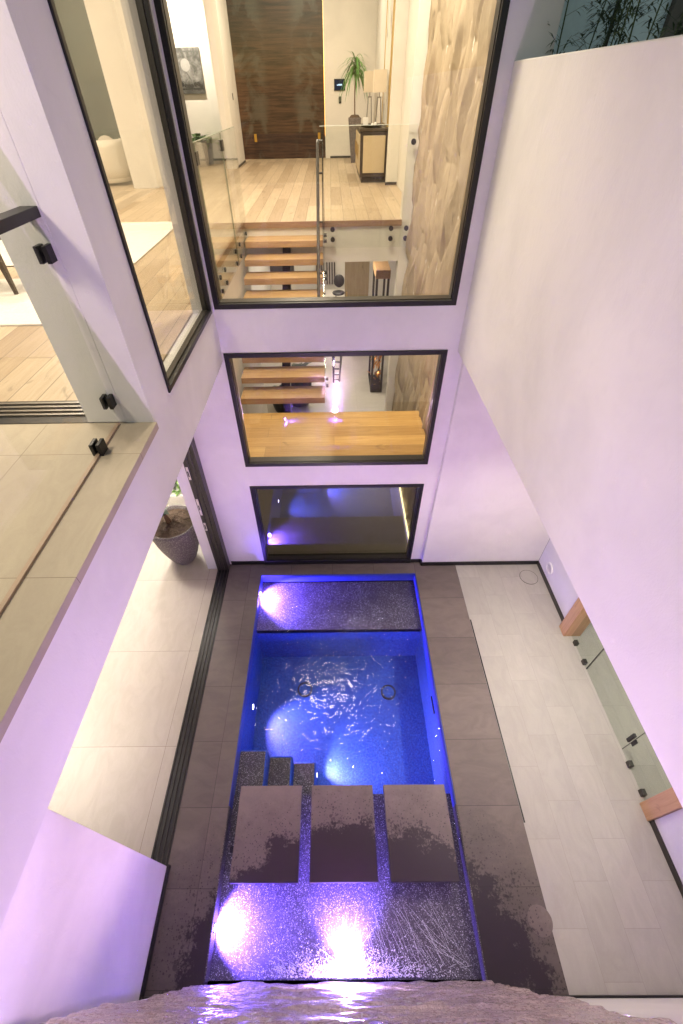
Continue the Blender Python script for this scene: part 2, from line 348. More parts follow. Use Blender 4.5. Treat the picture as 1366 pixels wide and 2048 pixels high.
def cells(us,ws,holes,t0,t1,axis):
    """a slab with rectangular openings: us, ws are sorted cuts, holes (u0,u1,w0,w1)"""
    m=MB(); nu,nw=len(us)-1,len(ws)-1
    def solid(i,j):
        if i<0 or j<0 or i>=nu or j>=nw: return False
        u,w=(us[i]+us[i+1])/2,(ws[j]+ws[j+1])/2
        return not any(a<u<b and c<w<d for a,b,c,d in holes)
    P=(lambda u,t,w:(u,t,w)) if axis=='Y' else (lambda u,t,w:(t,u,w)) if axis=='X' else (lambda u,t,w:(u,w,t))
    for i in range(nu):
        for j in range(nw):
            if not solid(i,j): continue
            a,b,c,d=us[i],us[i+1],ws[j],ws[j+1]
            for t in (t0,t1): m.quad(P(a,t,c),P(b,t,c),P(b,t,d),P(a,t,d))
            for ok,e in ((solid(i-1,j),((a,c),(a,d))),(solid(i+1,j),((b,c),(b,d))),(solid(i,j-1),((a,c),(b,c))),(solid(i,j+1),((a,d),(b,d)))):
                if not ok: m.quad(P(e[0][0],t0,e[0][1]),P(e[1][0],t0,e[1][1]),P(e[1][0],t1,e[1][1]),P(e[0][0],t1,e[0][1]))
    import bmesh
    me=bpy.data.meshes.new('t'); me.from_pydata(m.v,[],m.f); bm=bmesh.new(); bm.from_mesh(me); bmesh.ops.remove_doubles(bm,verts=bm.verts,dist=1e-5)
    r=MB(); bm.verts.index_update(); r.v=[tuple(v.co) for v in bm.verts]; r.f=[tuple(v.index for v in f.verts) for f in bm.faces]; bm.free(); bpy.data.meshes.remove(me); return r
def frame_y(x0,x1,z0,z1,w,y0,y1):   # rectangular ring in a Y plane
    return cells([x0,x0+w,x1-w,x1],[z0,z0+w,z1-w,z1],[(x0+w,x1-w,z0+w,z1-w)],y0,y1,'Y')
def frame_x(y0,y1,z0,z1,w,x0,x1):
    return cells([y0,y0+w,y1-w,y1],[z0,z0+w,z1-w,z1],[(y0+w,y1-w,z0+w,z1-w)],x0,x1,'X')

# ------------------------------------------------------------------ camera
H=5.0; F,PT,YA,RO,SX=860.58,.7758,-.0123,-.0222,-20.42
cp,sp=math.cos(PT),math.sin(PT)
fwd=Vector((math.sin(YA)*cp,math.cos(YA)*cp,-sp)); rt=Vector((math.cos(YA),-math.sin(YA),0)); up=rt.cross(fwd)
r2=rt*math.cos(RO)+up*math.sin(RO); u2=-rt*math.sin(RO)+up*math.cos(RO)
cd=bpy.data.cameras.new('camera'); cam=bpy.data.objects.new('camera',cd); C.objects.link(cam)
mw=Matrix((r2,u2,-fwd)).transposed().to_4x4(); mw.translation=Vector((0,0,H)); cam.matrix_world=mw
cd.sensor_fit='VERTICAL'; cd.sensor_height=36; cd.sensor_width=24; cd.lens=F/2048*36; cd.shift_x=-SX/2048; cd.clip_start=.02; cd.clip_end=300
sc.camera=cam

# ------------------------------------------------------------------ ground sheets
PX0,PX1,PY0,PY1=-1.085,1.147,-.17,3.813      # the pool
GX=2.95                                       # right lower wall
YB=4.02                                       # back wall
M_GROUND=simple('bare_ground',(.14,.12,.1),.95,scale=2)
def sheet(name,rects,z,mat,kind='structure'):
    m=MB()
    for x0,x1,y0,y1 in rects: m.quad((x0,y0,z),(x1,y0,z),(x1,y1,z),(x0,y1,z))
    return m.build(name,mat,kind=kind)
cells([-90,PX0-.3,PX1+.3,90],[-90,PY0-.3,PY1+.1,90],[(PX0-.3,PX1+.3,PY0-.3,PY1+.1)],-.22,-.2,'Z').build('ground',M_GROUND,kind='structure')
m=MB()
for x0,x1,y0,y1 in ((-1.56,PX0,-.26,YB),(PX1,1.75,-.26,YB),(PX0,PX1,PY1,YB)): m.box(x0,x1,y0,y1,-.15,0)
m.build('pool_surround_paving',M_PAVE,kind='structure')
box(1.75,4.6,-.26,YB,-.15,.001).build('patio',M_TILE,kind='structure')
box(-7,-1.732,-.6,8,-.15,0.0).build('garden_room_floor',M_ITILE,kind='structure')
box(-1.34,2.6,YB+.13,17.2,-.15,.0).build('lower_hall_floor',M_HTILE,kind='structure')

# ------------------------------------------------------------------ pool
pool=root('swimming_pool',(0,1.8,-1),'plunge pool with blue lit basin, speckled shelves and corner steps','pool')
DZ=-.95; YS0,YS1=1.13,3.03; SH=-.19
m=MB(); m.box(PX0-.15,PX1+.15,YS0,YS1+.0,DZ-.1,DZ)                       # floor
m.box(PX0-.15,PX0,YS0,YS1,DZ,-.16); m.box(PX1,PX1+.15,YS0,YS1,DZ,-.16)
m.box(PX0-.15,PX1+.15,YS1,YS1+.12,DZ,SH-.02); m.box(PX0-.15,PX1+.15,YS0-.12,YS0,DZ,SH-.02)
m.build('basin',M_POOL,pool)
m=MB(); m.box(PX0,PX1,YS1,PY1,SH-.08,SH); m.build('shelf',M_PEB,pool,bev=.004)
m=MB(); m.box(PX0,PX1,PY0,YS0,SH-.08,SH); m.build('shelf',M_PEB,pool,bev=.004)
M_BLUEBAND=simple('blue_waterline',(.045,.07,.36),.5,scale=60,var=.4)
m=MB()
m.box(PX0-.02,PX0+.008,1.0,PY1-.008,-.16,-.004); m.box(PX1-.008,PX1+.02,1.0,PY1-.008,-.16,-.004); m.box(PX0-.02,PX1+.02,PY1-.008,PY1+.02,-.16,-.004)
m.build('waterline_band',M_BLUEBAND,pool)
box(PX0-.02,PX0+.008,PY0,.999,-.16,-.004).build('waterline_band',M_PEB,pool); box(PX1-.008,PX1+.02,PY0,.999,-.16,-.004).build('waterline_band',M_PEB,pool)
for i,(x0,x1,z) in enumerate(((PX0,-.785,-.23),(-.785,-.525,-.46),(-.525,-.265,-.68))):
    st=box(x0,x1,YS0,1.57,DZ,z).build('step',M_POOL,pool,bev=.02)
    box(x0+.001,x1-.02,YS0,1.55,z,z+.006).build('step_tile',M_PEB,st,bev=.003)
for x,y in ((-.452,2.538),(.70,2.49)):
    d=MB().disc((x,y,DZ),.10,'Z',.03,28,.083).build('drain_ring',M_BLACK,pool)
    MB().disc((x,y,DZ),.083,'Z',.018,28).build('drain_cover',M_POOL,d)
box(PX1-.012,PX1,1.96,2.16,-.31,-.27).build('skimmer_slot',M_BLACK,pool)
MB().disc((-1.03,.682,SH),.027,'Z',.003,20).build('outlet',M_BLACK,pool)
# water
m=MB(); m.quad((PX0,PY0,-.045),(PX1,PY0,-.045),(PX1,PY1,-.045),(PX0,PY1,-.045)); m.build('pool_water',M_WATER,kind='structure')
# lights in the pool
def poollight(loc,d,label,r=.035):
    rt_=root('pool_light',loc,label,'pool light','lights set in the pool walls'); 
    ax='X'; x,y,z=loc
    MB().disc((x,y,z),r*1.35,ax,.008,24,r).build('trim_ring',M_BLACK,rt_)
    MB().disc((x+.001,y,z),r,ax,.006,24).build('lens',M_LENS,rt_)
    return rt_
poollight((PX0+.009,.14,-.075),0,'small bright light in the pool wall by the front speckled shelf',.026)
poollight((PX0+.009,3.545,-.075),0,'small bright light in the pool wall by the far speckled shelf',.026)
poollight((PX0,2.18,-.60),0,'underwater light low on the left wall of the blue basin',.03)
poollight((-.264,1.46,-.80),0,'underwater light on the lowest pool step',.03)
# stepping slabs
for i,(x0,x1,l) in enumerate(((-.985,-.372,'half wet stepping slab nearest the left poolside, wet to its right'),(-.272,.338,'middle stepping slab with a faint pale reflection streak'),(.448,1.058,'half wet stepping slab nearest the drain side of the pool'))):
    box(x0,x1,.421,1.166,-.062,.004).build('stepping_slab',M_SLAB,None,l,'stepping stone','stepping slabs across the pool',bev=.003)
# patio details
box(1.753,1.767,.845,3.04,-.01,.004).build('slot_drain',M_BLACK,None,'long thin black slot drain beside the dark pavers','drain')
MB().disc((1.672,.17,.0),.10,'Z',.004,40).build('drain_cover',M_SLAB,None,'round stone drain cover among the wet splashes','drain cover')
d=MB().disc((2.745,3.715,.0),.125,'Z',.0045,40,.121).build('drain_cover',M_BLACK,None,'round tiled drain cover with dark rim in the far corner','drain cover')
MB().disc((2.745,3.715,.0),.121,'Z',.004,40).build('inlay',M_TILE,d)

# ------------------------------------------------------------------ back wall with three windows
WX0,WX1=-1.053,1.100
bw=root('courtyard_wall',(0,YB,0),'white end wall of the courtyard with three stacked black framed windows','wall',kind='thing')
hz=[0,.03,1.521,1.83,3.139,3.209,3.615,6.35,7.6]
holes=[(WX0,WX1,3.615,6.35),(WX0,WX1,1.83,3.209),(WX0,WX1,.03,1.521),(-1.9,-1.067,3.139,8)]
cells([-1.57,-1.067,WX0,WX1,1.26,1.432],hz,holes,YB,YB+.13,'Y').build('wall_face',M_WALL,bw)
box(1.26,GX,YB-.062,YB+.13,0,3.19).build('wall_step',M_WALL,bw,bev=.006)
for x0,x1,y in ((-1.54,-1.0535,YB),(1.1005,1.245,YB),(1.246,GX-.013,YB-.062)):
    box(x0,x1,y-.013,y-.001,0,.07).build('skirting',M_BLACK,bw)
box(1.246,1.259,YB-.075,YB-.014,0,.07).build('skirting',M_BLACK,bw)
for z0,z1,g in ((3.615,6.35,M_WGLASS),(1.83,3.209,M_WGLASS),(.03,1.521,M_LGLASS)):
    w=frame_y(WX0,WX1,z0,z1,.045,YB-.012,YB+.022).build('window',M_BLACK,bw,bev=.004)
    frame_y(WX0+.020,WX1-.020,z0+.020,z1-.020,.03,YB+.0225,YB+.118).build('frame',M_DARK,w)
    box(WX0+.046,WX1-.046,YB+.08,YB+.092,z0+.046,z1-.046).build('pane',g,w)
box(WX0,WX1,YB-.02,YB+.125,0,.0295).build('sill',M_BLACK,bw)

# ------------------------------------------------------------------ left balcony wall
LX=-1.067
bal=root('balcony_wall',(LX,2,3.139),'white overhanging wall with tall corner window above the sliding doors','wall',kind='thing')
cells([-.6,2.2,2.53,3.93,YB],[3.139,3.566,3.615,6.35,7.6],[(-.6,2.2,3.566,8),(2.53,3.93,3.615,6.35)],LX-.16,LX,'X').build('wall_face',M_WALL,bal)
box(-1.457,LX-.161,2.2,2.53,3.612,7.6).build('pier',M_WALL,bal,bev=.004)
w=frame_x(2.53,3.93,3.615,6.35,.035,LX-.02,LX+.012).build('window',M_BLACK,bal,bev=.004)
frame_x(2.548,3.912,3.633,6.332,.025,LX-.06,LX-.0205).build('frame',M_DARK,w)
box(LX-.05,LX-.040,2.56,3.90,3.65,6.31).build('pane',M_WGLASS,w)
# balcony deck and room floors on the upper level
UF=3.61
box(-6,-1.05,-.6,2.199,3.567,UF).build('balcony_floor',M_BTILE,kind='structure')
box(-6,LX-.161,-.6,2.46,3.139,3.5665).build('balcony_slab',M_WALL,None,'thick white slab carrying the tiled balcony','slab',kind='thing')
m=MB()
m.box(-9,-1.24,2.461,YB+.14,UF-.02,UF); m.box(-9,-1.33,YB+.14,7.6,UF-.02,UF); m.box(-9,1.045,7.6,16.5,UF-.02,UF); m.box(1.045,1.7,7.801,16.5,UF-.02,UF)
m.build('upper_wood_floor',M_OAKF,kind='structure')
m=MB(); m.box(-9,-1.33,2.461,7.6,3.15,UF-.021); m.box(-1.33,-1.24,2.461,YB-.0,3.15,UF-.021); m.box(-9,1.045,7.6,16.5,3.06,UF-.021)
m.build('upper_floor_slab',M_IWALL,None,'white floor slab edge below the upper wood floor','slab',kind='thing')
m=MB(); m.box(-1.33,1.05,7.575,7.5995,UF-.075,UF+.001); m.box(-1.3295,-1.306,YB+.14,7.5745,UF-.075,UF+.001)
m.build('floor_nosing',M_NOSE,None,'wood nosing along the edge of the upper floor','trim')
# window ledge inside left window
box(-1.24,LX-.162,2.535,3.92,3.6,3.628).build('window_ledge',M_OAKF,None,'narrow wood ledge inside the tall corner window','ledge')
# upper sliding door track and its stacked panels
sd=root('sliding_door',(-3,2.36,UF),'dark floor track of the open balcony sliding door','sliding door')
m=MB()
for k in range(4): m.box(-6,-1.458,2.275+k*.045,2.279+k*.045+.014,UF,UF+.014)
m.build('rail',M_STEEL,sd)
box(-6,-1.458,2.2,2.27,UF-.03,UF+.004).build('drain_channel',M_BLACK,sd); box(-6,-1.458,2.27,2.46,UF-.03,UF+.003).build('track_bed',M_DARK,sd)
# balcony railing
br=root('glass_balustrade',(-1.27,1,UF),'frameless glass balustrade along the tiled balcony edge with black handrail','railing')
box(-1.277,-1.265,-.6,2.185,UF+.012,4.63).build('glass_panel',M_GLASS,br)
box(-1.31,-1.235,-.6,2.198,4.632,4.672).build('handrail',M_BLACK,br,bev=.003)
for y,z in ((2.165,4.50),(2.165,3.765)):
    c=MB(); c.box(-1.30,-1.279,y-.022,y+.034,z-.035,z+.035); c.box(-1.263,-1.242,y-.022,y+.034,z-.035,z+.035); c.build('clamp',M_BLACK,br,bev=.003)
for y in (1.905,.4):
    c=MB(); c.box(-1.30,-1.279,y-.035,y+.035,UF,UF+.07); c.box(-1.263,-1.242,y-.035,y+.035,UF,UF+.07); c.build('clamp',M_BLACK,br,bev=.003)
box(-1.281,-1.261,-.6,2.18,UF,UF+.012).build('base_channel',simple('tan_channel',(.42,.30,.22),.5),br)

# ------------------------------------------------------------------ left lower level
lw=root('side_wall',(-1.55,.2,0),'low white wall end beside the wet pavers left of the waterfall','wall',kind='thing')
box(-1.75,-1.545,-.3,.535,.07,3.138).build('wall_face',M_WALL,lw,bev=.008)
box(-1.75,-1.532,-.3,.545,.0,.07).build('skirting',M_BLACK,lw)
ds=root('sliding_door',(-1.64,2.2,0),'black sliding door tracks with stacked panels below the balcony','sliding door')
box(-1.7315,-1.5605,.55,3.93,-.1,.002).build('track_bed',M_BLACK,ds)
m=MB()
for k in range(4): m.box(-1.722+k*.045,-1.714+k*.045,.55,3.93,.002,.012)
m.build('rail',M_DARK,ds)
for k in range(3):
    x0=-1.728+k*.057
    p=box(x0,x0+.05,3.90,YB-.005,.012,3.12).build('door_panel',M_DARK if k else M_DARK,ds,bev=.004)
    if k==0:
        for z0,z1 in ((1.74,1.93),(1.15,1.43),(.865,1.01)):
            l=box(x0+.012,x0+.04,3.893,3.8995,z0,z1).build('latch_plate',M_CHALK,p,bev=.002)
            box(x0+.019,x0+.032,3.890,3.8925,(z0+z1)/2-.045,(z0+z1)/2+.035).build('latch_slot',M_BLACK,l)
jw=root('jamb_wall',(-1.8,4.3,0),'narrow white wall end behind the stacked sliding doors','wall',kind='thing')
box(-1.878,-1.733,3.935,4.75,.0,3.138).build('wall_face',M_WALL,jw,bev=.004)
box(-1.89,-1.8785,3.96,4.75,.0,.06).build('skirting',M_BLACK,jw)

def blades(m,c,n,h,sp,l,w,droop,zmin=.2):
    for i in range(n):
        a=random.uniform(0,6.28); e=random.uniform(zmin,1.2); d=Vector((math.cos(a)*sp,math.sin(a)*sp,e))
        m.leaf((c[0]+random.uniform(-.02,.02),c[1]+random.uniform(-.02,.02),c[2]+random.uniform(0,h)),d,l*random.uniform(.6,1.15),w*random.uniform(.7,1.2),droop)
    return m
def pot_profile(r0,r1,h,z): 
    return [(r0*.9,z),(r0,z+.01)]+[(r0+(r1-r0)*math.sin(t/10*math.pi/2)**.85,z+h*t/10) for t in range(1,11)]+[(r1*.93,z+h),(r1*.90,z+h-.06)]
# big planter by the sliding door
pc=(-2.26,4.16)
pt=root('planter',(pc[0],pc[1],0),'large textured grey planter with mulch beside the sliding doors','planter')
MB().lathe(pot_profile(.15,.335,.78,0),*pc,48).build('pot',M_POT,pt,smooth=True)
m=MB().lathe([(.305,.725),(.2,.74),(.05,.75),(.0001,.75)],*pc,24)
for i in range(260):
    a=random.uniform(0,6.28); r=random.uniform(0,.29); p=Vector((pc[0]+r*math.cos(a),pc[1]+r*math.sin(a),.742+random.uniform(0,.02))); b_=random.uniform(0,6.28)
    m.tube([p,p+Vector((math.cos(b_)*.05,math.sin(b_)*.05,random.uniform(-.005,.02)))],.003,4)
m.build('mulch',M_SOIL,pt)
m=MB(); m.tube([(pc[0]-.05,pc[1],.73),(pc[0]-.09,pc[1]+.05,1.1),(pc[0]-.06,pc[1]+.08,1.5)],[.028,.024,.018]); m.tube([(pc[0]-.02,pc[1]+.03,.73),(pc[0]-.12,pc[1]-.02,1.2)],[.02,.014]); m.build('trunk',M_STEM,pt)
m=MB(); blades(m,(pc[0]-.14,pc[1]-.02,.82),34,.5,1.0,.26,.09,.35); blades(m,(pc[0]-.08,pc[1]+.06,1.25),34,.5,1,.3,.1,.4); m.build('leaves',M_LEAFD,pt)
# garden plants behind
gb=root('planter_box',(-2.95,6.1,0),'white planter box with pale leafy shrubs behind the grey planter','planter')
box(-3.6,-2.3,5.9,6.4,0,.55).build('box',M_CER,gb,bev=.01)
m=MB()
for k in range(14): blades(m,(-3.6+k*.1,6.1+random.uniform(-.2,.2),.55),26,.75,1.0,.22,.08,.3)
m.build('leaves',M_LEAFP,gb)
sb=root('planter_box',(-2.6,5.4,0),'low white planter of pale green leaves near the jamb wall','planter')
box(-2.75,-2.35,5.15,5.5,0,.34).build('box',M_CER,sb,bev=.01)
m=MB()
for k in range(10): blades(m,(-2.95+k*.075,5.33+random.uniform(-.16,.16),.3),20,.5,1.0,.2,.08,.35)
m.build('leaves',M_LEAFP,sb)
box(-7,-1.9,7.2,7.35,0,3.13).build('garden_wall',M_WALL,None,'white garden wall behind the leafy planters','wall',kind='thing')

# ------------------------------------------------------------------ right upper wall and patio side
RX=1.195
rw=root('courtyard_wall',(RX,2,3.193),'broad white blank wall hanging over the tiled patio','wall',kind='thing')
box(RX,RX+.2,-1.2,YB-.001,3.193,5.115).build('wall_face',M_WALL,rw,bev=.006)
box(RX+.201,4.6,-1.2,YB-.07,3.195,3.42).build('terrace_slab',M_WALL,None,'flat slab roof covering the tiled patio','slab',kind='thing')
rl=root('courtyard_wall',(GX,2,0),'low white wall beside the tiled patio with wood framed glass doors','wall',kind='thing')
for y0,y1 in ((2.93,YB-.063),(-.3,.845)):
    box(GX,GX+.14,y0,y1,0,3.192).build('wall_face',M_WALL,rl)
    box(GX-.0125,GX-.0005,y0,y1,0.0,.07).build('skirting',M_DARK,rl)
box(GX,GX+.14,.845,2.93,2.2,3.192).build('lintel',M_WALL,rl)
wl=root('wall_light',(GX,3.68,.24),'round white ring light low on the wall near the far corner','wall light')
MB().disc((GX,3.68,.245),.085,'X',-.018,36,.055).build('ring',M_CER,wl,bev=.004)
MB().disc((GX,3.68,.245),.055,'X',-.010,36).build('lens',simple('frosted_lens',(.62,.60,.57),.3),wl)
sh=root('shower_screen',(GX,1.9,0),'clear glass shower front in a cedar frame with black fittings','glass door')
box(GX-.075,GX+.14,2.785,2.93,.0,2.2).build('jamb',M_CEDAR,sh,bev=.004)
box(GX-.03,GX+.14,.848,.995,.0,2.2).build('jamb',M_CEDAR,sh,bev=.004)
box(GX-.03,GX+.14,.996,2.784,2.1,2.199).build('head',M_CEDAR,sh,bev=.004)
GP=GX+.03
for y0,y1,n in ((2.355,2.783,'glass_panel'),(1.475,2.343,'door'),(.997,1.468,'glass_panel')):
    p=box(GP-.005,GP+.005,y0,y1,.012,2.09).build(n,M_SGLASS,sh)
    if n=='door':
        box(GP-.03,GP-.0055,1.478,1.513,.20,.36).build('handle',M_BLACK,p,bev=.004); box(GP-.02,GP-.0055,1.430,1.465,.23,.33).build('latch',M_BLACK,p,bev=.003)
box(GP-.006,GP+.006,2.3445,2.3535,.012,2.09).build('seal',M_BLACK,sh)
box(GP-.004,GP+.004,1.4695,1.4735,.012,2.09).build('seal',M_DARK,sh)
for y in (2.675,2.425,1.325,1.075): box(GP-.022,GP+.02,y-.028,y+.028,.0,.062).build('clamp',M_DARK,sh,bev=.003)
# room behind the shower glass
box(GX+.141,4.6,.8,3.0,-.0,.003).build('shower_floor',M_TILE,kind='structure')
box(4.5,4.6,.5,3.3,.004,3.19).build('shower_wall',M_TILE,None,'tiled wall inside the glass shower room','wall',kind='thing')
# upper terrace: planter, bamboo, neighbouring facade
fa=root('neighbour_facade',(2.4,4.6,3.4),'dark glazed facade behind the bamboo above the blank wall','facade',kind='thing')
box(1.432,5.2,4.62,4.7,3.42,8).build('wall_back',M_BRN,fa)
box(1.40,1.955,4.5,4.52,3.43,8).build('glass_pane',M_SKYG,fa); box(1.973,2.33,4.5,4.52,3.43,8).build('glass_pane',M_SKYG,fa)
box(1.956,1.972,4.48,4.53,3.43,8).build('mullion',M_BLACK,fa)
box(1.40,2.33,4.56,4.6,3.43,8).build('blind',M_FAC,fa)
box(2.332,5.2,4.45,4.61,3.43,8).build('cladding',M_BRN,fa)
box(1.45,2.6,1.2,4.1,3.425,3.85).build('planter_trough',M_FAC,None,'long grey planter trough hidden behind the blank wall','planter')
BG=0
for (x,y,h) in ((1.50,4.06,2.2),(1.56,3.98,1.95),(1.62,3.9,2.25),(1.60,3.7,1.85),(1.66,3.62,2.2),(1.70,3.5,2.3),(1.66,3.42,1.9),(1.74,3.3,2.2),(1.78,3.2,1.95),(1.85,3.3,2.3),(1.95,3.3,2.0)):
    r_=root('bamboo',(x,y,3.85),'thin dark bamboo stem growing above the blank wall','bamboo','bamboo along the terrace planter')
    lean=(random.uniform(-.12,.22),random.uniform(-.15,.1)); pts=[(x+lean[0]*t*t,y+lean[1]*t*t,3.85+h*t) for t in (0,.25,.5,.75,1)]
    MB().tube(pts,[.007,.006,.005,.004,.002],5).build('stem',M_BAMB,r_)
    m=MB()
    for k in range(70):
        t=random.uniform(.45,1); p=Vector((x+lean[0]*t*t,y+lean[1]*t*t,3.85+h*t)); a=random.uniform(0,6.28); d=Vector((math.cos(a),math.sin(a),random.uniform(.2,1.1))).normalized()
        e=p+d*random.uniform(.04,.15); m.tube([p,e],.0009,3,False)
        for j in range(7):
            q=p.lerp(e,random.uniform(.4,1)); a2=a+random.uniform(-1.1,1.1); m.leaf(q,(math.cos(a2),math.sin(a2),random.uniform(-.3,.9)),random.uniform(.04,.085),.011,.3,2)
    m.build('leaves',M_BAMB,r_)

# ------------------------------------------------------------------ waterfall wall (below the camera)
def wfn(u,v):
    x=PX0-.0+(PX1-PX0+.0)*u; z=-.05+4.0*v
    p=Vector((x*2.2,3.1,z*5.5)); h=noise.fractal(p,1.0,2.1,5)*.012+noise.noise(Vector((x*9,8,z*16)))*.008
    s=math.floor(z*6+noise.noise(Vector((x*1.3,2,z*2)))*1.6); h+=.010*noise.noise(Vector((s*3.7,x*1.7,.5)))
    return (x,-.178+h,z)
wf=root('waterfall_wall',(0,-.2,0),'wet split stone panel with water running down below the viewer','waterfall')
m=MB().grid(wfn,150,230); n0=len(m.v)
m.build('stone_face',M_WETS,wf)
box(PX0+.01,PX1-.01,-.235,-.195,-.1,3.95).build('backing_panel',M_WALL,wf)
box(PX0-.014,PX0-.003,-.225,-.186,0.0,3.95).build('edge_trim',M_CER,wf); box(PX1+.003,PX1+.014,-.225,-.186,0.0,3.95).build('edge_trim',M_CER,wf)
fw=root('front_wall',(0,-.3,0),'white wall behind the waterfall panel','wall',kind='thing')
box(-1.76,4.6,-.4,-.26,-.1,3.95).build('wall_face',M_WALL,fw)
box(-1.53,PX0-.03,-.2595,-.246,0,.06).build('skirting',M_BLACK,fw); box(PX1+.03,GX-.02,-.2595,-.246,0,.06).build('skirting',M_BLACK,fw)
# light at the foot of the fall and the splash
bl=root('waterfall_light',(.03,-.11,-.03),'blazing white light at the foot of the waterfall','pool light')
MB().disc((.03,-.12,.0),.07,'Y',.012,28,.05).build('trim_ring',M_CHALK,bl); MB().ball((.03,-.105,.0),.05,16,10,(1,.35,1)).build('lens',M_LENSB,bl,smooth=True)
m=MB()
for i in range(520):
    a=random.gauss(0,.42); x0=.05+random.gauss(0,.30)+a*.2; v=random.uniform(.5,1.9); el=R(random.uniform(48,86)); az=a+ (x0-.05)*.9
    vx=v*math.cos(el)*math.sin(az)*1.3; vy=abs(v*math.cos(el)*math.cos(az))*.6+.02; vz=v*math.sin(el)
    T=2*vz/9.8; t0=random.uniform(0,.55)*T; t1=t0+random.uniform(.10,.32)*T; pts=[]
    for k in range(5):
        t=t0+(t1-t0)*k/4; pts.append((x0+vx*t,-.115+vy*t,-.04+vz*t-4.9*t*t))
    if pts[-1][2]<-.04: continue
    r=random.uniform(.0006,.0018); m.tube(pts,[r*.4,r,r,r*.8,r*.3],4,False)
for i in range(60):   # long fine arcs between the fall and the shelf
    x0=random.uniform(.25,1.12); p0=Vector((x0,-.13,random.uniform(-.02,.10))); p1=Vector((x0*random.uniform(.45,.8)+.02,random.uniform(.06,.48)*(.5+x0*.5),-.045)); hh=random.uniform(.03,.13); r=random.uniform(.0003,.0007)
    t0=random.uniform(0,.35); t1=random.uniform(.6,1)
    m.tube([p0.lerp(p1,t)+Vector((0,0,4*hh*t*(1-t))) for t in [t0+(t1-t0)*k/8 for k in range(9)]],r,3,False)
for i in range(22):   # thin water jets shaped to give the foot light its starburst rays
    a=random.uniform(-1.45,1.45); l=random.uniform(.14,.40); e=random.uniform(.15,.75); c0=Vector((.03,-.10,-.03)); d=Vector((math.sin(a),abs(math.cos(a))*.9+.05,e)).normalized()
    m.tube([c0+d*.03,c0+d*l*.5,c0+d*l-Vector((0,0,l*l*.12))],[.0016,.0010,.0003],4,False)
for i in range(700):
    a=random.gauss(0,.35); m.ball((.04+a,-.12+abs(random.gauss(0,.09)),-.04+abs(random.gauss(0,.035))),random.uniform(.0015,.005),5,4)
m.build('water_spray',M_SPRAY,None,None,None,kind='stuff')
m=MB()
for i in range(1500):
    a=random.gauss(0,.36); m.ball((.04+a,-.15+abs(random.gauss(0,.05))*math.exp(-abs(a)),-.043),random.uniform(.002,.009)*math.exp(-abs(a)),6,4,(1,1,.6))
m.build('foam',simple('foam_white',(.9,.9,.95),.5,scale=80),kind='stuff',smooth=True)

# ------------------------------------------------------------------ interior: stair hall
def carve(u,v,x=1.2,y0=4.16,y1=7.6,z0=0.0,z1=7.0):
    y=y0+(y1-y0)*u; z=z0+(z1-z0)*v; a=.26
    yy=y+.07*math.sin(z*3.7+1.5*math.sin(y*2.2))+.03*noise.noise(Vector((y*2,z*1.5,3)))
    c=math.floor(yy/a); fr=yy/a-c; ph=noise.noise(Vector((c*7.7,1.5,2.2)))*3
    L=.80+.2*noise.noise(Vector((c*3.1,.5,.1))); t=((z+ph)/L)%1.0; k=math.floor((z+ph)/L)
    e=math.sin(math.pi*t)**.7*(1-.35*t); sh=.5+.30*math.sin(6.28*t*.8+c*2.1+k)
    q=fr/sh if fr<sh else (1-fr)/(1-sh)
    h=.085*e*q*(.75+.6*noise.noise(Vector((c*2.7,k*1.9,4))))+.005*noise.noise(Vector((y*9,z*9,1)))+.003*noise.noise(Vector((y*40,z*30,1)))
    return (x-h,y,z)
cs=root('carved_stone_wall',(1.2,5.9,0),'tall carved stone wall of rippling leaf shapes inside the stair hall','wall',kind='thing')
MB().grid(carve,300,460).build('stone_face',M_CARVE,cs,smooth=True)
box(1.201,1.32,4.155,7.6,0,7.0).build('backing',M_IWALL,cs)
box(1.045,1.32,7.605,7.8,0,7.0).build('pilaster',M_IWALL,cs,bev=.004)
box(1.13,1.15,4.3,7.5,.001,.02).build('led_strip',M_LED,cs)
st=root('staircase',(-.7,6.3,0),'floating oak staircase rising from the landing to the upper floor','staircase')
for i in range(1,10):
    y=7.526-.25*i; z=UF-.178*i
    box(-1.27,-.12,y,y+.335,z-.085,z).build('tread',M_TREAD,st,bev=.004)
m=MB(); a=Vector((0,7.57,UF-.26)); b=Vector((0,5.3,UF-1.70-.30))
m.hexa([(-.745,b.y,b.z-.16),(-.625,b.y,b.z-.16),(-.625,a.y,a.z-.16),(-.745,a.y,a.z-.16)],[(-.745,b.y,b.z),(-.625,b.y,b.z),(-.625,a.y,a.z),(-.745,a.y,a.z)]); m.box(-.745,-.625,5.05,5.3,b.z-.15,1.72)
m.build('stringer',M_BLACK,st)
box(-1.29,1.17,YB+.14,5.2,1.74,1.83).build('landing',M_LAND,st,bev=.003)
box(-.75,-.62,4.75,5.02,1.5,1.739).build('bracket',M_BLACK,st)
# slab of white wall left of the stair
box(-1.45,-1.335,YB+.14,7.6,0,3.149).build('stair_wall',M_IWALL,None,'white wall along the left side of the stairs','wall',kind='thing')
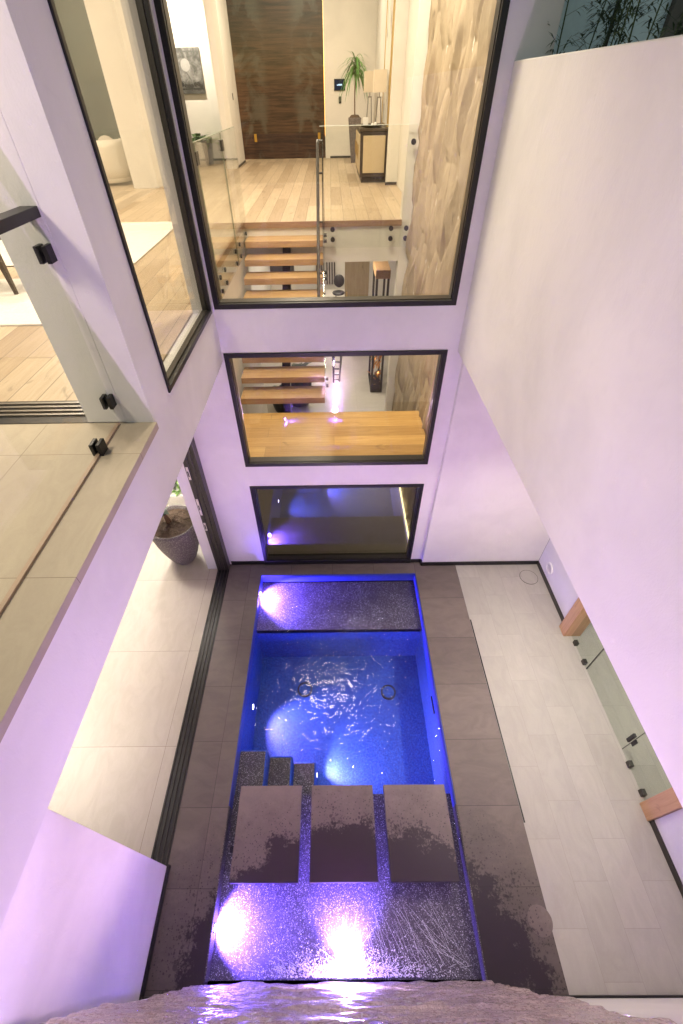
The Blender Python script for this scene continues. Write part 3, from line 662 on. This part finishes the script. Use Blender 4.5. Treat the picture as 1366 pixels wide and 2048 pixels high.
# glass guards
def guard(name,loc,label): return root(name,loc,label,'railing','glass railings in the stair hall')
g1=guard('glass_balustrade',(-1.31,6,3.3),'glass railing on the left edge of the stair opening')
for y0,y1 in ((4.18,5.322),(5.334,6.684),(6.696,7.70)):
    box(-1.293,-1.281,y0,y1,3.28,4.665).build('glass_panel',M_GLASS,g1)
m=MB(); [m.box(-1.2945,-1.2795,y0,y1,4.6655,4.671) for y0,y1 in ((4.18,5.322),(5.334,6.684),(6.696,7.70))]; [m.box(-1.2945,-1.2795,y-.0045,y+.0045,3.28,4.665) for y in (5.328,6.69)]
m.build('edge',simple('green_glass_edge',(.20,.22,.15),.3),g1)
for y in (7.5,6.86,6.5,5.69,5.39,4.6):
    for z in (3.49,3.345): MB().disc((-1.281,y,z),.026,'X',.02,16).build('standoff',M_BLACK,g1)
for y in (6.69,5.328): box(-1.305,-1.268,y-.05,y+.05,4.50,4.60).build('clip',M_DARK,g1)
g2=guard('glass_balustrade',(.5,7.56,3.3),'glass railing across the upper floor edge beside the stone wall')
box(-.138,1.15,7.535,7.547,3.27,4.662).build('glass_panel',M_GLASS,g2)
m=MB().box(-.138,1.15,7.534,7.548,4.6625,4.667)
m.build('edge',simple('glass_edge',(.75,.82,.76),.2),g2)
for x in (.02,.89,1.115):
    for z in (3.515,3.385): MB().disc((x,7.534,z),.033,'Y',-.03,18).build('standoff',M_BLACK,g2)
MB().disc((1.11,7.534,4.49),.033,'Y',-.03,18).build('standoff',M_BLACK,g2)
g3=guard('glass_balustrade',(-.13,6.4,2),'sloping glass railing with dark handrail on the open side of the stairs')
sl=.712
def zs(y): return UF-.178*((7.526-y)/.25)
m=MB(); ya,yb=5.25,7.53
m.hexa([(-.108,ya,zs(ya)-.05),(-.096,ya,zs(ya)-.05),(-.096,yb,zs(yb)-.10),(-.108,yb,zs(yb)-.10)],[(-.108,ya,zs(ya)+1.0),(-.096,ya,zs(ya)+1.0),(-.096,yb,4.66),(-.108,yb,4.66)]); m.build('glass_panel',M_GLASS,g3)
m=MB(); m.box(-.1095,-.0945,yb,yb+.004,zs(yb)-.1,4.66); m.build('edge',M_DARK,g3)
hp=[(-.165,7.52,4.52),(-.165,7.40,4.50),(-.165,5.28,zs(5.28)+.92)]
m=MB(); m.tube(hp,.02,12); m.tube([(-.165,7.5,4.52),(-.10,7.5,4.52)],.018,8)
for y in (7.1,6.5,5.9,5.4): m.tube([(-.165,y,zs(y)+.92),(-.10,y,zs(y)+.92)],.011,8)
m.build('handrail',M_DARK,g3)
for y in (7.28,7.2,6.78,6.7,6.03,5.95,5.45,5.37): MB().disc((-.096,y,zs(y)+.06),.024,'X',.03,14).build('standoff',M_DARK,g3)
g4=guard('glass_balustrade',(.1,6,1),'lower stair railing dropping away beyond the landing')
m=MB(); m.hexa([(.0,5.22,1.60),(.012,5.22,1.60),(.012,7.6,-.0),(.0,7.6,-.0)],[(.0,5.22,2.75),(.012,5.22,2.75),(.012,7.6,1.1),(.0,7.6,1.1)]); m.build('glass_panel',M_GLASS,g4)
m=MB(); m.tube([(.11,5.3,2.66),(.11,7.2,1.25)],.016,8)
for y in (5.5,5.9,6.3,6.7,7.1): m.tube([(.11,y,2.66-(y-5.3)*.742),(.006,y,2.66-(y-5.3)*.742)],.011,6); m.tube([(.006,y,2.66-(y-5.3)*.742-.05),(.006,y,2.66-(y-5.3)*.742+.05)],.018,8)
m.build('handrail',M_BLACK,g4)

# ------------------------------------------------------------------ interior: upper hall
uw=root('entrance_wall',(-2,15.8,UF),'cream end wall of the entrance hall around the tall door','wall',kind='thing')
cells([-9,-2.46,-.13,3],[UF,7.1,7.6],[(-2.46,-.13,UF,7.1)],15.82,15.95,'Y').build('wall_face',M_IWALL,uw)
box(-4.6,-2.63,15.6,15.819,UF,7.6).build('picture_wall',M_IWALL,uw)
for x0,x1,y in ((-.0,1.15,15.8195),(-4.55,-2.64,15.5995)): box(x0,x1,y-.012,y,UF,UF+.045).build('skirting',M_DARK,uw)
fd=root('front_door',(-1.29,15.85,UF),'very tall dark walnut front door with a mirrored veneer','door')
box(-2.455,-.135,15.86,15.92,UF+.005,7.09).build('door_leaf',M_FDOOR,fd)
for x in (-2.07,-.30): box(x-.035,x+.035,15.852,15.859,UF+.38,UF+.55).build('lamp_reflection',M_AMBER,fd,bev=.01)  # glowing amber patches standing in for lamps reflected in the door
pi=box(-2.62,-2.35,13.9,15.3,UF,7.6).build('hall_pillar',M_IWALL,None,'cream pillar standing left of the tall front door','pillar',kind='thing',bev=.004)
box(-2.349,-2.337,13.9,15.3,UF,UF+.045).build('skirting',M_DARK,pi)
rwl=root('hall_wall',(1.3,13,UF),'cream wall behind the console cabinet','wall',kind='thing')
box(1.18,1.35,10.98,15.815,UF,7.6).build('wall_face',M_IWALL,rwl); box(1.116,1.6,10.85,10.979,UF,7.6).build('pier',M_IWALL,rwl)
box(1.10,1.5,10.838,10.849,UF,UF+.045).build('skirting',M_DARK,rwl)
box(1.33,1.45,7.81,10.84,UF,7.6).build('hall_wall',M_IWALL,None,'short white wall beyond the carved stone','wall',kind='thing')
ceil=cells([-9,-1.235,1.6],[2.2,YB+.14,16.2],[(-1.2,1.6,2.0,YB+.13)],7.61,7.7,'Z').build('ceiling',M_IWALL,kind='structure')
# pictures
p1=root('wall_picture',(-3.5,15.58,4.9),'black and white ink drawing on the cream wall','picture')
X0,X1,Z0,Z1=-3.97,-3.21,5.00,5.78
box(X0,X1,15.54,15.598,4.98,5.80).build('canvas',M_ART1,p1)
MI=simple('ink_dark',(.02,.02,.02),.7); MG=simple('ink_grey',(.40,.39,.38),.7); MM=simple('ink_mid',(.12,.12,.12),.7)
mm=MB(); mm.disc((-3.60,15.5395,5.50),.115,'Y',-.002,24); mm.build('arch_light',MG,p1)
mm=MB(); mm.box(X0,X1,15.5375,15.5385,5.72,5.745); mm.build('arch_line',MM,p1)
mm=MB(); mg=MB()
for k in range(9):
    x=X0+.06+k*.08+random.uniform(-.02,.02); z=5.12+random.uniform(-.02,.05); mm.disc((x,15.5365,z),.045,'Y',-.001,12); mg.disc((x+.008,15.535,z+.055),.019,'Y',-.001,12)
    z2=5.33+random.uniform(-.02,.03); mg.disc((x-.02,15.535,z2),.012,'Y',-.001,10)
mm.box(X0,X1,15.5355,15.5365,5.055,5.085); mm.build('figure_print',MI,p1)
p2=root('wall_picture',(1.15,12,4.5),'tall pale abstract painting leaning above the console','picture')
box(1.15,1.178,11.55,12.75,4.48,6.35).build('canvas',M_ART2,p2); frame_x(11.52,12.78,4.45,6.38,.03,1.135,1.179).build('frame',M_BRASS,p2)
kp=root('wall_panel',(.26,15.81,5.08),'black wall touchscreen with glowing display beside the front door','touchscreen')
box(.125,.41,15.795,15.819,4.98,5.20).build('body',M_BLACK,kp,bev=.004); box(.14,.395,15.793,15.7949,4.995,5.185).build('screen',M_SCREENB,kp)
m=MB(); m.box(.2,.23,15.791,15.7928,5.075,5.095); m.box(.235,.33,15.791,15.7928,5.075,5.105); m.build('display',M_SCREEN,kp)
sw=root('light_switch',(.28,15.81,4.8),'small black button plate below the touchscreen','switch')
box(.245,.315,15.80,15.819,4.735,4.87).build('plate',M_BLACK,sw,bev=.003)
m=MB(); [m.box(.27,.285,15.798,15.7999,4.765+k*.024,4.775+k*.024) for k in range(4)]; m.build('buttons',M_CHALK,sw)
box(-2.3495,-2.34,14.5,14.56,4.86,4.98).build('light_switch',M_DARK,None,'small bronze switch plate on the cream pillar','switch')
# console cabinet
cc=root('console_cabinet',(.87,12,UF),'dark framed console cabinet with woven cane panels and brass pulls','cabinet')
box(.60,1.145,11.15,12.95,UF+.09,UF+.80).build('body',M_DWOOD,cc,bev=.008); box(.58,1.15,11.12,12.98,UF+.801,UF+.84).build('top',M_DWOOD,cc,bev=.004)
box(.63,1.12,11.2,12.9,UF,UF+.09).build('plinth',M_DWOOD,cc)
box(.655,1.09,11.137,11.1495,UF+.16,UF+.74).build('cane_panel',M_CANE,cc,bev=.006)
for y0,y1 in ((11.2,11.6),(11.64,12.04),(12.08,12.48),(12.52,12.9)):
    d_=box(.586,.5995,y0,y1,UF+.15,UF+.75).build('cabinet_door',M_CANE,cc,bev=.004); MB().tube([(.575,y1-.05,UF+.35),(.575,y1-.05,UF+.58)],.008,8).build('pull',M_BRASS,d_)
def tlamp(x,y,label):
    r_=root('table_lamp',(x,y,UF+.84),label,'table lamp','lamps on the console')
    z=UF+.84
    m=MB(); m.box(x-.06,x+.06,y-.06,y+.06,z,z+.02)
    for sx,sy in ((-1,-1),(1,-1),(-1,1),(1,1)): m.hexa([(x+sx*.055-.007,y+sy*.055-.007,z+.02),(x+sx*.055+.007,y+sy*.055-.007,z+.02),(x+sx*.055+.007,y+sy*.055+.007,z+.02),(x+sx*.055-.007,y+sy*.055+.007,z+.02)],[(x+sx*.03-.007,y+sy*.03-.007,z+.42),(x+sx*.03+.007,y+sy*.03-.007,z+.42),(x+sx*.03+.007,y+sy*.03+.007,z+.42),(x+sx*.03-.007,y+sy*.03+.007,z+.42)])
    m.box(x-.04,x+.04,y-.04,y+.04,z+.42,z+.44); m.tube([(x,y,z+.44),(x,y,z+.55)],.008,8); m.build('base',M_STEEL,r_)
    m=MB(); m.hexa([(x-.125,y-.1,z+.5),(x+.125,y-.1,z+.5),(x+.125,y+.1,z+.5),(x-.125,y+.1,z+.5)],[(x-.12,y-.095,z+.81),(x+.12,y-.095,z+.81),(x+.12,y+.095,z+.81),(x-.12,y+.095,z+.81)]); m.build('lamp_shade',M_SHADE,r_)
tlamp(.98,11.75,'table lamp nearest the stairs with square linen shade'); tlamp(.85,12.6,'table lamp farther along the console beside the tall plant')
ty=root('tray',(.8,11.6,UF+.84),'dark oval tray holding white ornaments on the console','tray')
MB().lathe([(.10,UF+.842),(.2,UF+.855),(.22,UF+.885),(.21,UF+.885),(.19,UF+.862),(.0001,UF+.855)],.83,11.5,24).build('dish',M_BLACK,ty,smooth=True)
m=MB(); m.box(.66,.76,11.5,11.6,UF+.86,UF+.99); m.ball((.9,11.45,UF+.89),.035); m.ball((.84,11.4,UF+.885),.03); m.build('ornaments',M_CER,ty)
# tall dracaena
tp=root('potted_plant',(.6,14.7,UF),'tall dracaena in a tapered stone planter beside the front door','plant')
m=MB(); m.hexa([(.55,14.62,UF),(.71,14.62,UF),(.71,14.78,UF),(.55,14.78,UF)],[(.47,14.54,UF+.88),(.79,14.54,UF+.88),(.79,14.86,UF+.88),(.47,14.86,UF+.88)]); m.build('pot',M_POT,tp,bev=.01)
MB().lathe([(.14,UF+.881),(.09,UF+.93),(.0001,UF+.94)],.63,14.7,14).build('moss',M_SOIL,tp)
MB().tube([(.63,14.7,UF+.9),(.62,14.69,UF+1.3),(.63,14.7,UF+1.65)],[.016,.014,.012]).build('trunk',M_STEM,tp)
m=MB()
for i in range(150):
    a=random.uniform(0,6.28); e=random.uniform(-.1,1.6); m.leaf((.63,14.7,UF+1.6+random.uniform(0,.3)),(math.cos(a),math.sin(a),e),random.uniform(.3,.55),.03,random.uniform(.5,1.4),5)
m.build('leaves',M_LEAF,tp)
def pottedplant(x,y,z,r0,r1,h,label,leafm,lh,ll,lw_,n=50,pm=None,box_=False):
    r_=root('potted_plant',(x,y,z),label,'plant')
    if box_: box(x-r1,x+r1,y-r1,y+r1,z,z+h).build('pot',pm,r_,bev=.006)
    else: MB().lathe(pot_profile(r0,r1,h,z),x,y,24).build('pot',pm,r_,smooth=True)
    MB().disc((x,y,z+h-.07),r1*.85,'Z',.02,16).build('soil',M_SOIL,r_)
    blades(MB(),(x,y,z+h-.05),n,lh,.9,ll,lw_,.5).build('leaves',leafm,r_); return r_
pottedplant(-3.35,14.5,UF,.16,.19,.5,'broad leaved green plant in a pale round pot by the glass railing',M_LEAF,.1,.5,.14,36,M_CHALK)
pottedplant(-3.18,15.2,UF,.2,.22,.42,'trailing variegated plant in a square grey pot below the drawing',M_LEAFP,.05,.42,.1,60,M_FAC,True)
# living room seen through the corner window
box(-4.04,-3.54,11.0,12.2,UF,7.6).build('room_column',M_IWALL,None,'broad cream column in the living room','column',kind='thing',bev=.004)
ac=root('armchair',(-4.72,11.75,UF),'cream boucle tub armchair beside the broad column','armchair')
ax_,ay_=-4.72,11.75
prof=[(.30,UF+.10),(.40,UF+.12),(.43,UF+.3),(.44,UF+.62),(.42,UF+.72),(.36,UF+.74),(.32,UF+.66),(.31,UF+.4)]
MB().lathe([(.05,UF+.05),(.38,UF+.05),(.40,UF+.12),(.40,UF+.38),(.36,UF+.42),(.0001,UF+.43)],ax_,ay_,28).build('seat',M_FABRIC,ac,smooth=True)
MB().lathe(prof,ax_,ay_,28,R(-200),R(40)).build('backrest',M_FABRIC,ac,smooth=True)
for s in (-1,1): MB().ball((ax_+.37*math.cos(R(-80+s*115)),ay_+.37*math.sin(R(-80+s*115)),UF+.52),.12,12,8,(1,1,1.3)).build('arm',M_FABRIC,ac,smooth=True)
ac.rotation_euler=(0,0,0)
MB().ball((-4.62,11.7,UF+.62),.2,14,8,(1,.45,.9)).build('cushion',M_PILLOW,None,'mottled cushion resting in the tub armchair','cushion',smooth=True)
sheet('rug',[(-4.6,-2.25,5.5,7.7)],UF+.012,M_RUG,None); tag(bpy.data.objects['rug'],'pale wool rug seen through the tall corner window','rug',kind='thing')
m=box(-5.6,-2.35,3.72,5.0,UF,UF+.014).build('rug',M_RUG,None,'pale wool rug below the dining chair','rug',kind='thing')
dc=root('dining_chair',(-3.25,4.6,UF),'grey dining chair with tapered legs on the pale rug','chair')
def leg(x,y,x2,y2): return MB().hexa([(x-.014,y-.014,UF+.014),(x+.014,y-.014,UF+.014),(x+.014,y+.014,UF+.014),(x-.014,y+.014,UF+.014)],[(x2-.028,y2-.028,UF+.44),(x2+.028,y2-.028,UF+.44),(x2+.028,y2+.028,UF+.44),(x2-.028,y2+.028,UF+.44)])
for sx in (-1,1):
    for sy in (-1,1): leg(-3.3+sx*.22,4.72+sy*.22,-3.3+sx*.19,4.72+sy*.19).build('leg',M_DWOOD,dc)
box(-3.54,-3.06,4.48,4.96,UF+.44,UF+.52).build('seat',M_BRN,dc,bev=.02); box(-3.54,-3.48,4.48,4.96,UF+.52,UF+.95).build('backrest',M_BRN,dc,bev=.02)
dt=root('dining_table',(-4.4,5,UF),'dark dining table edge at the far left','table')
box(-5.6,-3.72,4.3,5.3,UF+.72,UF+.76).build('tabletop',M_DWOOD,dt,bev=.004)
for x in (-5.5,-3.82):
    for y in (4.4,5.2): box(x-.04,x+.04,y-.04,y+.04,UF+.014,UF+.719).build('leg',M_DWOOD,dt)
box(-9.1,-9,2.4,16.2,UF,7.6).build('living_room_wall',M_IWALL,None,'cream wall closing the living room','wall',kind='thing')
gw=root('glass_wall',(-6.5,12.8,UF),'dark garden window wall beyond the tub armchair','window')
box(-8.9,-4.4,13.2,13.25,UF,7.5).build('pane',simple('night_glass',(.03,.06,.055),.1),gw)
# ------------------------------------------------------------------ interior: lower hall
lh=root('lower_hall_wall',(0,14,0),'white wall at the end of the lower hall','wall',kind='thing')
box(.95,2.6,12.02,12.12,0,3.05).build('wall_face',M_IWALL,lh)
box(-1.34,2.6,17,17.1,0,3.05).build('wall_face',M_IWALL,lh); box(2.5,2.6,YB+.14,17,0,3.05).build('wall_face',M_IWALL,lh)
box(-2.2,-1.34,7.61,7.7,0,3.05).build('wall_face',M_IWALL,lh); box(-2.3,-2.2,7.61,17,0,3.05).build('wall_face',M_IWALL,lh)
box(-2.2,-1.341,7.7,17,-.15,.0).build('floor_strip',M_HTILE,kind='structure')
hd=root('hall_door',(.66,12,0),'pale wood hall door standing open with slim dark handle','door')
box(.33,.945,12.0,12.05,0.005,3.0).build('door_leaf',M_DOORLEAF,hd); box(.36,.40,11.96,11.999,.95,1.25).build('handle',M_BRASS,hd)
oc=root('office_chair',(.05,14.2,0),'black swivel office chair in the room below','chair')
cx,cy=.12,14.3
MB().ball((cx+.08,cy,.5),.2,16,8,(1,1,.3)).build('seat',M_LEATHER,oc,smooth=True); MB().ball((cx+.1,cy+.2,.78),.17,16,8,(1,.35,1.1)).build('backrest',M_LEATHER,oc,smooth=True)
MB().tube([(cx,cy,.1),(cx,cy,.45)],.025).build('stem',M_STEEL,oc)
m=MB(); [m.tube([(cx,cy,.1),(cx+.28*math.cos(k*1.2566),cy+.28*math.sin(k*1.2566),.04)],.016,6) for k in range(5)]; m.build('base',M_STEEL,oc)
box(-1.2,.8,13.2,16.2,0.001,.012).build('rug',M_RUG,None,'white rug under the office chair','rug',kind='thing')
bs=root('bookshelf',(-.2,16.9,0),'dark slatted shelf on the far wall below','shelf')
m=MB(); [m.box(-.55+k*.09,-.51+k*.09,16.8,16.99,0,2.6) for k in range(8)]; m.build('slats',M_DWOOD,bs)
p3=root('wall_picture',(.5,16.95,1.4),'brown framed picture on the far wall below','picture')
box(.25,1.05,16.96,16.99,1.2,2.4).build('canvas',M_FABRIC,p3); frame_y(.2,1.1,1.15,2.45,.06,16.93,16.995).build('frame',M_TOPW,p3)
ts=root('display_stand',(1.05,9.4,0),'tall wood and bronze stand with copper leaf in the lower hall','stand')
for x in (.87,1.09):
    for y in (9.05,9.75): box(x-.022,x+.022,y-.022,y+.022,.06,2.4).build('leg',M_DARK,ts)
box(.84,1.12,9.0,9.8,2.4,2.55).build('top',M_TOPW,ts,bev=.004); box(.85,1.11,9.03,9.77,0,.06).build('base',M_DARK,ts)
m=MB()
for i in range(60): m.leaf((.98+random.uniform(-.1,.1),9.4+random.uniform(-.28,.28),random.uniform(.1,.9)),(random.uniform(-1,1),random.uniform(-1,1),1),.18,.06,.2,2)
m.build('copper_leaves',M_COPPER,ts)
pottedplant(-.75,8.6,0,.2,.28,.5,'dark leafy plant in a black pot seen under the stair treads',M_LEAFD,.3,.55,.16,46,M_BLACK)
pottedplant(-1.1,8.3,0,.16,.24,.4,'small plant in a glossy black pot seen below the lowest tread',M_LEAFD,.2,.35,.12,30,M_BLACK)

# ------------------------------------------------------------------ lamps
def downlight(x,y,z,label=None,em=True,grp='recessed ceiling downlights',r=.065):
    r_=root('ceiling_downlight',(x,y,z-.02),label or 'small recessed downlight in the ceiling above the stairs','downlight',grp)
    MB().disc((x,y,z),r*1.4,'Z',-.012,24,r).build('trim',M_CER,r_); MB().disc((x,y,z-.001),r,'Z',-.004,24).build('lens',M_DOWN,r_); return r_
for x,q in ((-.77,.04),(.48,.055),(1.10,.065)):
    for y in (4.68,6.6): downlight(x,y,7.61,r=q)
def area(name,loc,power,col,size=.5,rot=(0,0,0),shape='DISK',spread=180):
    l=bpy.data.lights.new(name,'AREA'); l.energy=power; l.color=col; l.shape=shape; l.size=size; l.spread=R(spread)
    o=bpy.data.objects.new(name,l); C.objects.link(o); o.location=loc; o.rotation_euler=rot; return o
def spot(name,loc,target,power,col,ang,blend=.5,r=.03):
    l=bpy.data.lights.new(name,'SPOT'); l.energy=power; l.color=col; l.spot_size=R(ang); l.spot_blend=blend; l.shadow_soft_size=r
    o=bpy.data.objects.new(name,l); C.objects.link(o); o.location=loc; o.rotation_euler=(Vector(target)-Vector(loc)).to_track_quat('-Z','Y').to_euler(); return o
def point(name,loc,power,col,r=.065):
    l=bpy.data.lights.new(name,'POINT'); l.energy=power; l.color=col; l.shadow_soft_size=r
    o=bpy.data.objects.new(name,l); C.objects.link(o); o.location=loc; return o
WARM=(1,.86,.69); WARM2=(1,.89,.76); VIO=(.17,.09,1.0); LAV=(.94,.62,.86); BLU=(.22,.30,1.0)
area('stair_hall_lamp',(-.2,5.6,7.5),165,WARM,.8); area('entry_lamp',(-.8,9.5,7.5),120,WARM,.8); area('entry_lamp',(-.8,13.2,7.5),130,WARM,.8)
area('living_lamp',(-4.2,6.2,7.5),150,WARM,1.0); area('living_lamp',(-6,10.5,7.5),130,WARM,1.0); area('dining_lamp',(-3.6,3.8,7.5),110,WARM,.8)
spot('picture_spot',(-3.5,14.3,7.4),(-3.5,15.6,5.8),750,WARM2,60,.6,.04); spot('wall_spot',(.4,14.2,7.5),(1.2,14.6,5),60,WARM2,60,.6)
area('lower_hall_lamp',(.2,9.3,3.0),60,WARM2,.5); area('lower_hall_lamp',(0,14.3,3.0),90,WARM2,.6); 
area('garden_room_lamp',(-3.9,1.8,3.1),62,WARM2,.8,spread=85); area('garden_room_lamp',(-3.3,4.6,3.1),42,WARM2,.6,spread=100); area('garden_lamp',(-3,6.6,3.0),150,(1,.95,.85),.5)
area('balcony_lamp',(-2.4,1.2,6.4),75,(1,.84,.64),.6); 
for y,e_ in ((2.15,39),): area('patio_soffit_lamp',(2.25,y,3.185),e_,(1,.90,.76),.15,spread=118)
area('shower_lamp',(3.7,1.9,3.1),35,(1,.95,.88),.4)
spot('pool_lamp',(PX0+.022,.14,-.065),(-.62,.17,-.53),560,VIO,118,.35,.02)
spot('waterfall_pool_lamp',(.03,-.06,-.03),(.03,.5,-.48),560,VIO,104,.6,.04)
point('pool_lamp',(PX0+.03,.14,-.075),8,VIO,.02); point('pool_lamp',(PX0+.03,3.545,-.075),16,VIO,.02)
spot('pool_lamp',(PX0+.022,3.545,-.065),(-.62,3.51,-.53),640,VIO,118,.35,.02)
spot('basin_lamp',(PX0+.02,2.18,-.58),(-.3,1.9,-.95),150,(.85,.44,1),92,.7,.03)
spot('step_lamp',(-.25,1.46,-.78),(.4,1.75,-.95),170,(.85,.44,1),100,.8,.03)
spot('waterfall_lamp',(.03,-.07,.0),(.03,.8,1.5),400,LAV,128,.6,.05)
spot('waterfall_low_lamp',(.03,-.07,.0),(-.22,1.0,.27),75,(1,.74,.86),64,.8,.05)
spot('waterfall_up_lamp',(.03,-.07,.0),(.03,.95,1.4),70,(.84,.52,1.0),96,.9,.05)
point('burst_lamp',(.03,-.10,.05),34,(.20,.11,1.0),.04)
spot('waterfall_wash_lamp',(.03,-.055,-.02),(.03,-.16,1.5),1250,(.66,.44,.95),84,.7,.04)
# sky
w=bpy.data.worlds.new('World'); sc.world=w; w.use_nodes=True; nt=w.node_tree
sky=nt.nodes.new('ShaderNodeTexSky'); sky.sky_type='NISHITA'; sky.sun_disc=False; sky.sun_elevation=R(5.0); sky.sun_rotation=R(0)
bg=nt.nodes['Background']; bg.inputs['Strength'].default_value=.15; nt.links.new(sky.outputs[0],bg.inputs[0])
sl_=bpy.data.lights.new('sun','SUN'); sl_.energy=.05; sl_.angle=R(10); sl_.color=(1,.85,.7); so=bpy.data.objects.new('sun',sl_); C.objects.link(so); so.rotation_euler=(R(-88),0,0)
# render
sc.view_settings.view_transform='Standard'; sc.view_settings.look='None'; sc.view_settings.exposure=.05; sc.view_settings.gamma=1
cy_=sc.cycles; cy_.use_denoising=True; cy_.max_bounces=10; cy_.diffuse_bounces=4; cy_.glossy_bounces=4; cy_.transparent_max_bounces=24; cy_.transmission_bounces=6; cy_.use_light_tree=True
cy_.caustics_reflective=False; cy_.caustics_refractive=False; cy_.sample_clamp_indirect=0.0; cy_.blur_glossy=.3
